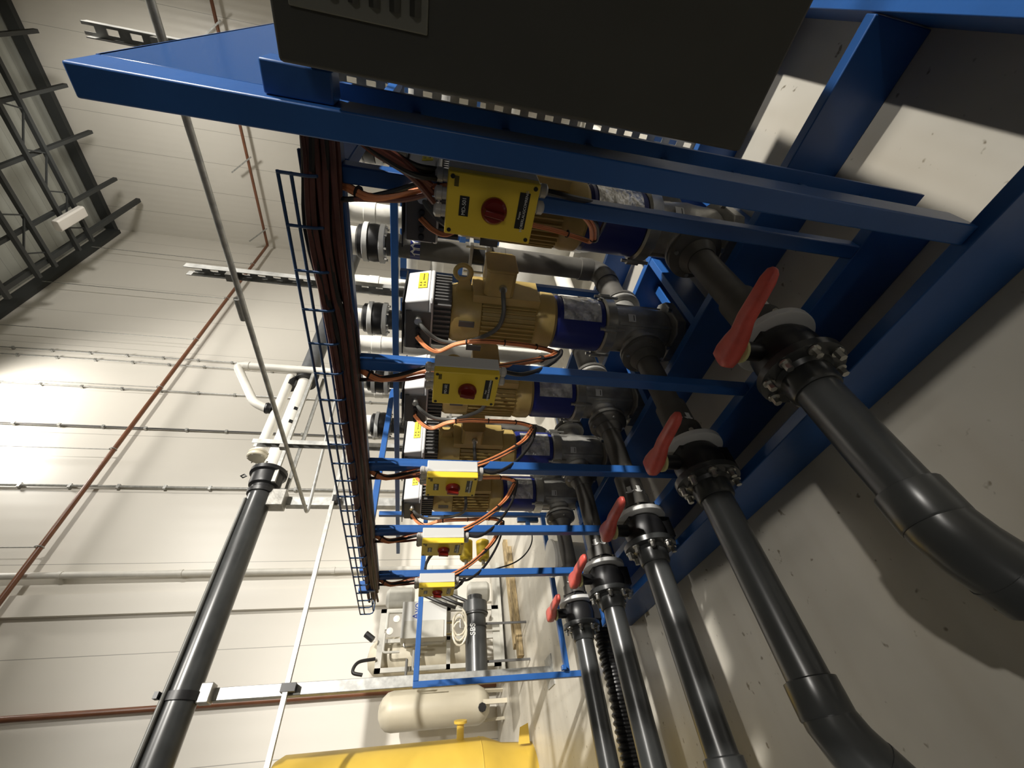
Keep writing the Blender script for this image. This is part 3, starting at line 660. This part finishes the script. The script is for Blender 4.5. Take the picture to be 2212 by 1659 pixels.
# ------------------------------------------------------------------ roof steel
G = 'dark lattice roof beams'
for i, (x, zz) in enumerate(((15.75, 14.0), (13.85, 14.0), (11.9, 14.0), (9.9, 14.0))):
    t = thing('lattice_beam', (x, 2, zz), ['lattice roof beam nearest the far ribbed wall', 'second lattice roof beam from the far ribbed wall', 'third lattice roof beam from the far ribbed wall', 'fourth lattice roof beam from the far ribbed wall'][i], 'roof beam', G)
    for dx in (0, -.72): MB().box((x + dx - .06, -12, zz), (x + dx + .06, 8.9, zz + .12)).build('chord', 'truss', t)
    b = MB(); k = 0; yy = -12
    while yy < 8.2:
        b.bar((x, yy, zz + .06), (x - .72, yy + .9, zz + .06), .04, .04); b.bar((x - .72, yy + .9, zz + .06), (x, yy + 1.2, zz + .06), .04, .04); yy += 1.2
    b.build('lacing', 'truss', t)
G = 'dark roof purlins'
for k, y_ in enumerate((8.5, 7.55, 5.9, 4.5, 3.1, 1.6)):
    if k == 0: continue
    tag(MB().box((5, y_, 14.13), (18.6 - .2 * k, y_ + .1, 14.25)).build('roof_purlin', 'truss'), 'dark straight roof purlin on the lattice beams, number %s from the long white wall' % ['', 'one', 'two', 'three', 'four', 'five', 'six', 'seven', 'eight'][k], 'purlin', G)
tag(MB().box((4, 8.62, 14.13), (19.2, 8.76, 14.27)).build('eaves_beam', 'truss'), 'dark eaves beam running close along the white wall top', 'beam')
lf = thing('ceiling_lamp', (15.1, 7.85, 13.7), 'unlit pale rectangular light fitting hung under the lattice roof beam', 'lamp')
MB().bevbox((14.45, 7.6, 13.75), (15.75, 7.95, 13.95), .04, 0).build('housing', 'lampg', lf, bevel=.02)
MB().tube([(14.7, 7.8, 13.95), (14.7, 7.8, 14.1)], .01, 6).tube([(15.5, 7.8, 13.95), (15.5, 7.8, 14.1)], .01, 6).build('hanger', 'galv', lf)

# ------------------------------------------------------------------ tanks by the wall
t = thing('cream_vessel', (1.5, 9.35, 0), 'plain cream upright vessel on short legs between the blue end frame and the yellow tank', 'tank')
b = MB(); b.lathe((1.50, 9.35, .28), (0, 0, 1), [(0, .02), (.02, .14), (.10, .24), (.20, .29), (.24, .295), (1.72, .295), (1.82, .27), (1.90, .2), (1.95, .1), (1.96, .001)], 40); vs_ = b.build('shell', 'tank', t)
for a in range(3):
    q = a * 2.09 + .5; MB().bar((1.5 + .24 * math.cos(q), 9.35 + .24 * math.sin(q), 0), (1.5 + .26 * math.cos(q), 9.35 + .26 * math.sin(q), .56), .07, .02, (math.cos(q), math.sin(q), 0)).build('leg', 'tank', t)
MB().cyl((1.42, 9.10, .46), (1.40, 9.0, .46), .07, n=8).build('port_plug', 'black', t)
t = thing('yellow_tank', (.28, 7.6, 0), 'large yellow tank with a stub nozzle at the lower left corner', 'tank')
b = MB(); b.lathe((.25, 7.6, .12), (0, 0, 1), [(0, .5), (.30, .52), (.42, .56), (.55, .60), (.60, .602), (.61, .61), (.63, .602), (3.1, .602), (3.2, .55), (3.27, .4), (3.3, .001)], 56); b.build('shell', 'ytank', t)
MB().cyl((.25, 7.6, 0), (.25, 7.6, .13), .5, n=40).build('skirt', 'ytank', t)
c = MB(); c.cyl((.80, 7.42, 1.0), (1.0, 7.36, 1.0), .05); c.lathe((.99, 7.363, 1.0), (.957, -.287, 0), [(0, .09), (.03, .09)], 20); c.build('nozzle', 'ytank', t)
MB().prism([(0, 0), (.22, 0), (.18, .12), (0, .16)], (.70, 7.3, .06), (1, 0, 0), (0, 0, 1), .012).build('foot_lug', 'ytank', t)
MB().cyl((.6, 7.1, 2.9), (.63, 7.05, 2.9), .035, n=12).build('sensor_plug', 'copper', t)

# compressor set
t = thing('compressor_unit', (2.4, 8.9, 0), 'cream and grey compressor unit with piping, by the wall behind the end frame', 'compressor')
b = MB(); b.lathe((2.30, 9.25, .35), (0, 0, 1), [(0, .001), (.02, .16), (.08, .27), (.16, .32), (1.92, .32), (2.05, .28), (2.15, .18), (2.19, .001)], 36); b.build('receiver', 'tank', t)
b = MB()
for x0, x1, y0, y1, z0, z1 in ((1.95, 2.02, 8.75, 8.81, .1, 2.35), (2.9, 2.97, 8.75, 8.81, .1, 2.35), (1.95, 2.97, 8.75, 8.81, .1, .25), (1.95, 2.97, 8.75, 8.81, 2.25, 2.35), (1.95, 2.97, 8.75, 8.81, 1.05, 1.12), (2.4, 2.46, 8.75, 8.81, .25, 2.25)): b.box((x0, y0, z0), (x1, y1, z1))
b.box((1.8, 8.7, .06), (3.8, 9.3, .12)); b.build('frame', 'kit', t)
MB().box((2.35, 8.35, 1.15), (2.95, 8.7, 1.95)).build('control_panel', 'lgrey', t, bevel=.01)
dd = MB().box((2.34, 8.335, 1.2), (2.62, 8.349, 1.9)).build('panel_door', 'kit', t, bevel=.004)
text('lettering', 'Avo', 'btext', t, (2.78, 8.345, 1.70), (1, 0, 0), (0, 0, 1), .17)
for k, (x, y_, z, rr, h_) in enumerate(((3.25, 9.0, 1.75, .19, .55), (3.2, 9.0, .9, .22, .5), (3.3, 8.95, .25, .2, .45))):
    MB().lathe((x, y_, z), (0, 0, 1), [(0, .001), (.01, rr * .8), (.06, rr), (h_ - .06, rr), (h_, rr * .7), (h_ + .01, .001)], 22).build('cylinder_block', 'kit', t, bevel=.003)
rnd = random.Random(11)
for k in range(14):
    a = V((rnd.uniform(2.0, 3.3), 8.62 + rnd.uniform(0, .08), rnd.uniform(.6, 2.35))); b_ = a + V((rnd.choice((-.3, .3, 0)), 0, 0)); c_ = b_ + V((0, 0, rnd.uniform(-.6, -.15)))
    MB().tube(fillet([a, b_ + V((.001, 0, .001)), c_], .05, 4), rnd.choice((.012, .02, .028)), 8).build('small_pipe', rnd.choice(('steel', 'kit', 'steel', 'gcable')), t)
for (x, z) in ((2.75, 2.05), (2.55, 2.15)): MB().lathe((x, 8.64, z), (0, -1, 0), [(0, .06), (.03, .06), (.035, .05)], 18).build('gauge', 'white', t)
MB().tube(bez([(2.15, 8.7, 2.35), (2.1, 8.65, 2.62), (1.95, 8.6, 2.68), (1.9, 8.6, 2.52)]), .028, 8).build('hose', 'bcable', t)
for z in (1.2, .95, .7): MB().tube(bez([(3.1, 8.4, z + .45), (3.0, 8.25, z + .35), (2.85, 8.2, z + .05), (2.8, 8.3, z - .2)]), .03, 8).build('hose', 'bcable', t)
MB().cyl((2.42, 8.6, 2.42), (2.52, 8.6, 2.56), .055, n=10).build('filter_cap', 'black', t)

t = thing('black_drum', (1.95, 7.0, .55), 'dark horizontal cylinder lettered in white with a pale coiled hose', 'cylinder')
c = MB(); c.lathe((1.42, 7.0, .80), (1, 0, 0), [(0, .15), (.01, .16), (.80, .16), (.81, .19), (1.0, .19), (1.02, .12), (1.1, .12)], 32); c.build('shell', 'pvc', t)
for x in (1.6, 2.1): MB().box((x, 6.99, 0), (x + .03, 7.01, .645)).build('stand', 'vfdd', t)
text('lettering', 'SBS', 'text', t, (2.0, 6.835, .86), (1, 0, 0), (0, 0, 1), .11)
MB().lathe((2.05, 7.0, .80), (1, 0, 0), [(0, .161), (0, .168), (.012, .168), (.012, .161)], 28).lathe((2.25, 7.0, .80), (1, 0, 0), [(0, .191), (0, .2), (.014, .2), (.014, .191)], 28).build('strap', 'bcable', t)
t = tag(MB().tube([(1.93 + .17 * math.cos(a) + .004 * k, 6.80 + .006 * (k % 5), 1.06 + .10 * math.sin(a)) for k, a in enumerate([j * PI / 8 for j in range(48)])], .015, 7).build('coiled_hose', 'tank'), 'pale coiled hose hanging on the dark horizontal cylinder', 'hose')
t = tag(MB().tube([(1.90 + .22 * math.cos(a), 4.50 - .008 * (k % 7), 1.42 + .22 * math.sin(a)) for k, a in enumerate([j * PI / 12 for j in range(120)])], .014, 7).build('cable_coil', 'bcable'), 'black cable coil hanging below the fourth isolator box', 'cable')
for i, z in enumerate((1.21, 1.025)):
    t = thing('yellow_sensor', (2.15 - .05 * i, 4.5, z), ['upper one of two yellow ribbed sensor housings by the black cable coil', 'lower one of two yellow ribbed sensor housings by the black cable coil'][i], 'sensor', 'yellow sensor housings')
    MB().lathe((1.97, 4.45, z), (1, 0, 0), [(0, .05), (.02, .07), (.21, .075), (.22, .06)], 14).build('housing', 'yellow', t); MB().cyl((1.97, 4.45, z), (1.92, 4.45, z), .02, n=10).build('tip', 'steel', t)
t = thing('tray_tag', (2.3, 4.0, 1.7), 'small pink tag behind the farthest pump', 'tag'); MB().box((2.9, 4.2, 1.62), (2.905, 4.32, 1.75)).build('tag_sheet', 'pink', t)

# planks on the floor
for i, (a, b_, w_) in enumerate((((1.75, 7.42, .05), (3.6, 7.60, .05), .12), ((1.95, 7.72, .04), (3.9, 7.95, .04), .14))):
    tag(MB().bar(a, b_, w_, .09 - .01 * i).build('wood_plank', 'wood'), ['old timber plank lying on the floor, closer to the skid', 'old timber plank lying on the floor, closer to the compressor'][i], 'plank')
# corrugated hose
pts = [(1.2 - k * .012, 3.80 + .015 * math.sin(k * .1), .10) for k in range(260)]
tag(MB().tube(pts, [.085 if k % 4 < 2 else .072 for k in range(260)], 16).build('corrugated_hose', 'black'), 'thick black corrugated hose on the floor between the two farthest pipes', 'hose')

# white vessel and low blue frame behind the skid
t = thing('white_vessel', (4.7, 2.2, 0), 'white horizontal vessel on legs seen low behind the nearest pumps', 'tank')
MB().lathe((4.6, .8, .62), (0, 1, 0), [(0, .001), (.05, .25), (.14, .38), (.22, .42), (2.6, .42), (2.7, .38), (2.78, .25), (2.84, .001)], 36).build('shell', 'white', t)
for y_ in (1.3, 3.0): MB().prism([(-.35, 0), (.35, 0), (.15, .4), (-.15, .4)], (4.6, y_, 0), (1, 0, 0), (0, 0, 1), .06).build('leg', 'blue', t)
rk = thing('rear_pipe_rack', (6.2, 2.0, 0), 'blue rack with white headers standing behind the pump skid', 'rack')
for y_ in (-.2, 1.2, 2.6, 4.0): MB().box((6.0, y_, 0), (6.1, y_ + .1, 2.3)).build('rack_post', 'blue', rk, bevel=.004)
for z in (1.35, 2.2): MB().box((5.94, -.4, z), (5.999, 4.3, z + .09)).build('rack_rail', 'blue', rk, bevel=.004)
for k, z in enumerate((.9, 1.75, 2.15)): MB().tube([(6.3, -.6, z), (6.3, 4.4, z)], .12 - .01 * k, 18).build('header_pipe', 'white', rk)
for k, y_ in enumerate((.2, .8, 1.7, 2.2, 3.1, 3.6)): MB().tube([(6.3, y_, .3), (6.3, y_, 2.15)], .06, 14).lathe((6.3, y_, 1.95), (0, 0, 1), [(0, .1), (.03, .1)], 14).build('branch_pipe', ['white', 'pvcd'][k % 3 == 1], rk)
t = thing('white_bucket', (1.76, 3.95, 0), 'white round tub standing on the floor between the skid and the blue end frame', 'tub')
MB().lathe((1.76, 3.95, 0), (0, 0, 1), [(0, .13), (.02, .14), (.38, .165), (.40, .175)], 28).build('tub_body', 'white', t); MB().lathe((1.76, 3.95, .401), (0, 0, 1), [(0, .178), (.025, .178), (.04, .12), (.05, .001)], 28).build('lid', 'white', t)
t = thing('bench_clamp', (2.3, 4.2, .4), 'dark blue screw clamp with a thin black lead, between the last two posts', 'clamp')
MB().box((2.28, 4.17, .42), (2.33, 4.21, .66)).box((2.14, 4.17, .52), (2.279, 4.21, .57)).build('clamp_body', 'wire', t, bevel=.003)
MB().tube(bez([(2.2, 4.19, .51), (2.06, 4.2, .52), (1.93, 4.2, .60), (1.83, 4.2, .74), (1.77, 4.2, .94), (1.74, 4.2, 1.1)]), .007, 6).build('lead', 'bcable', t)
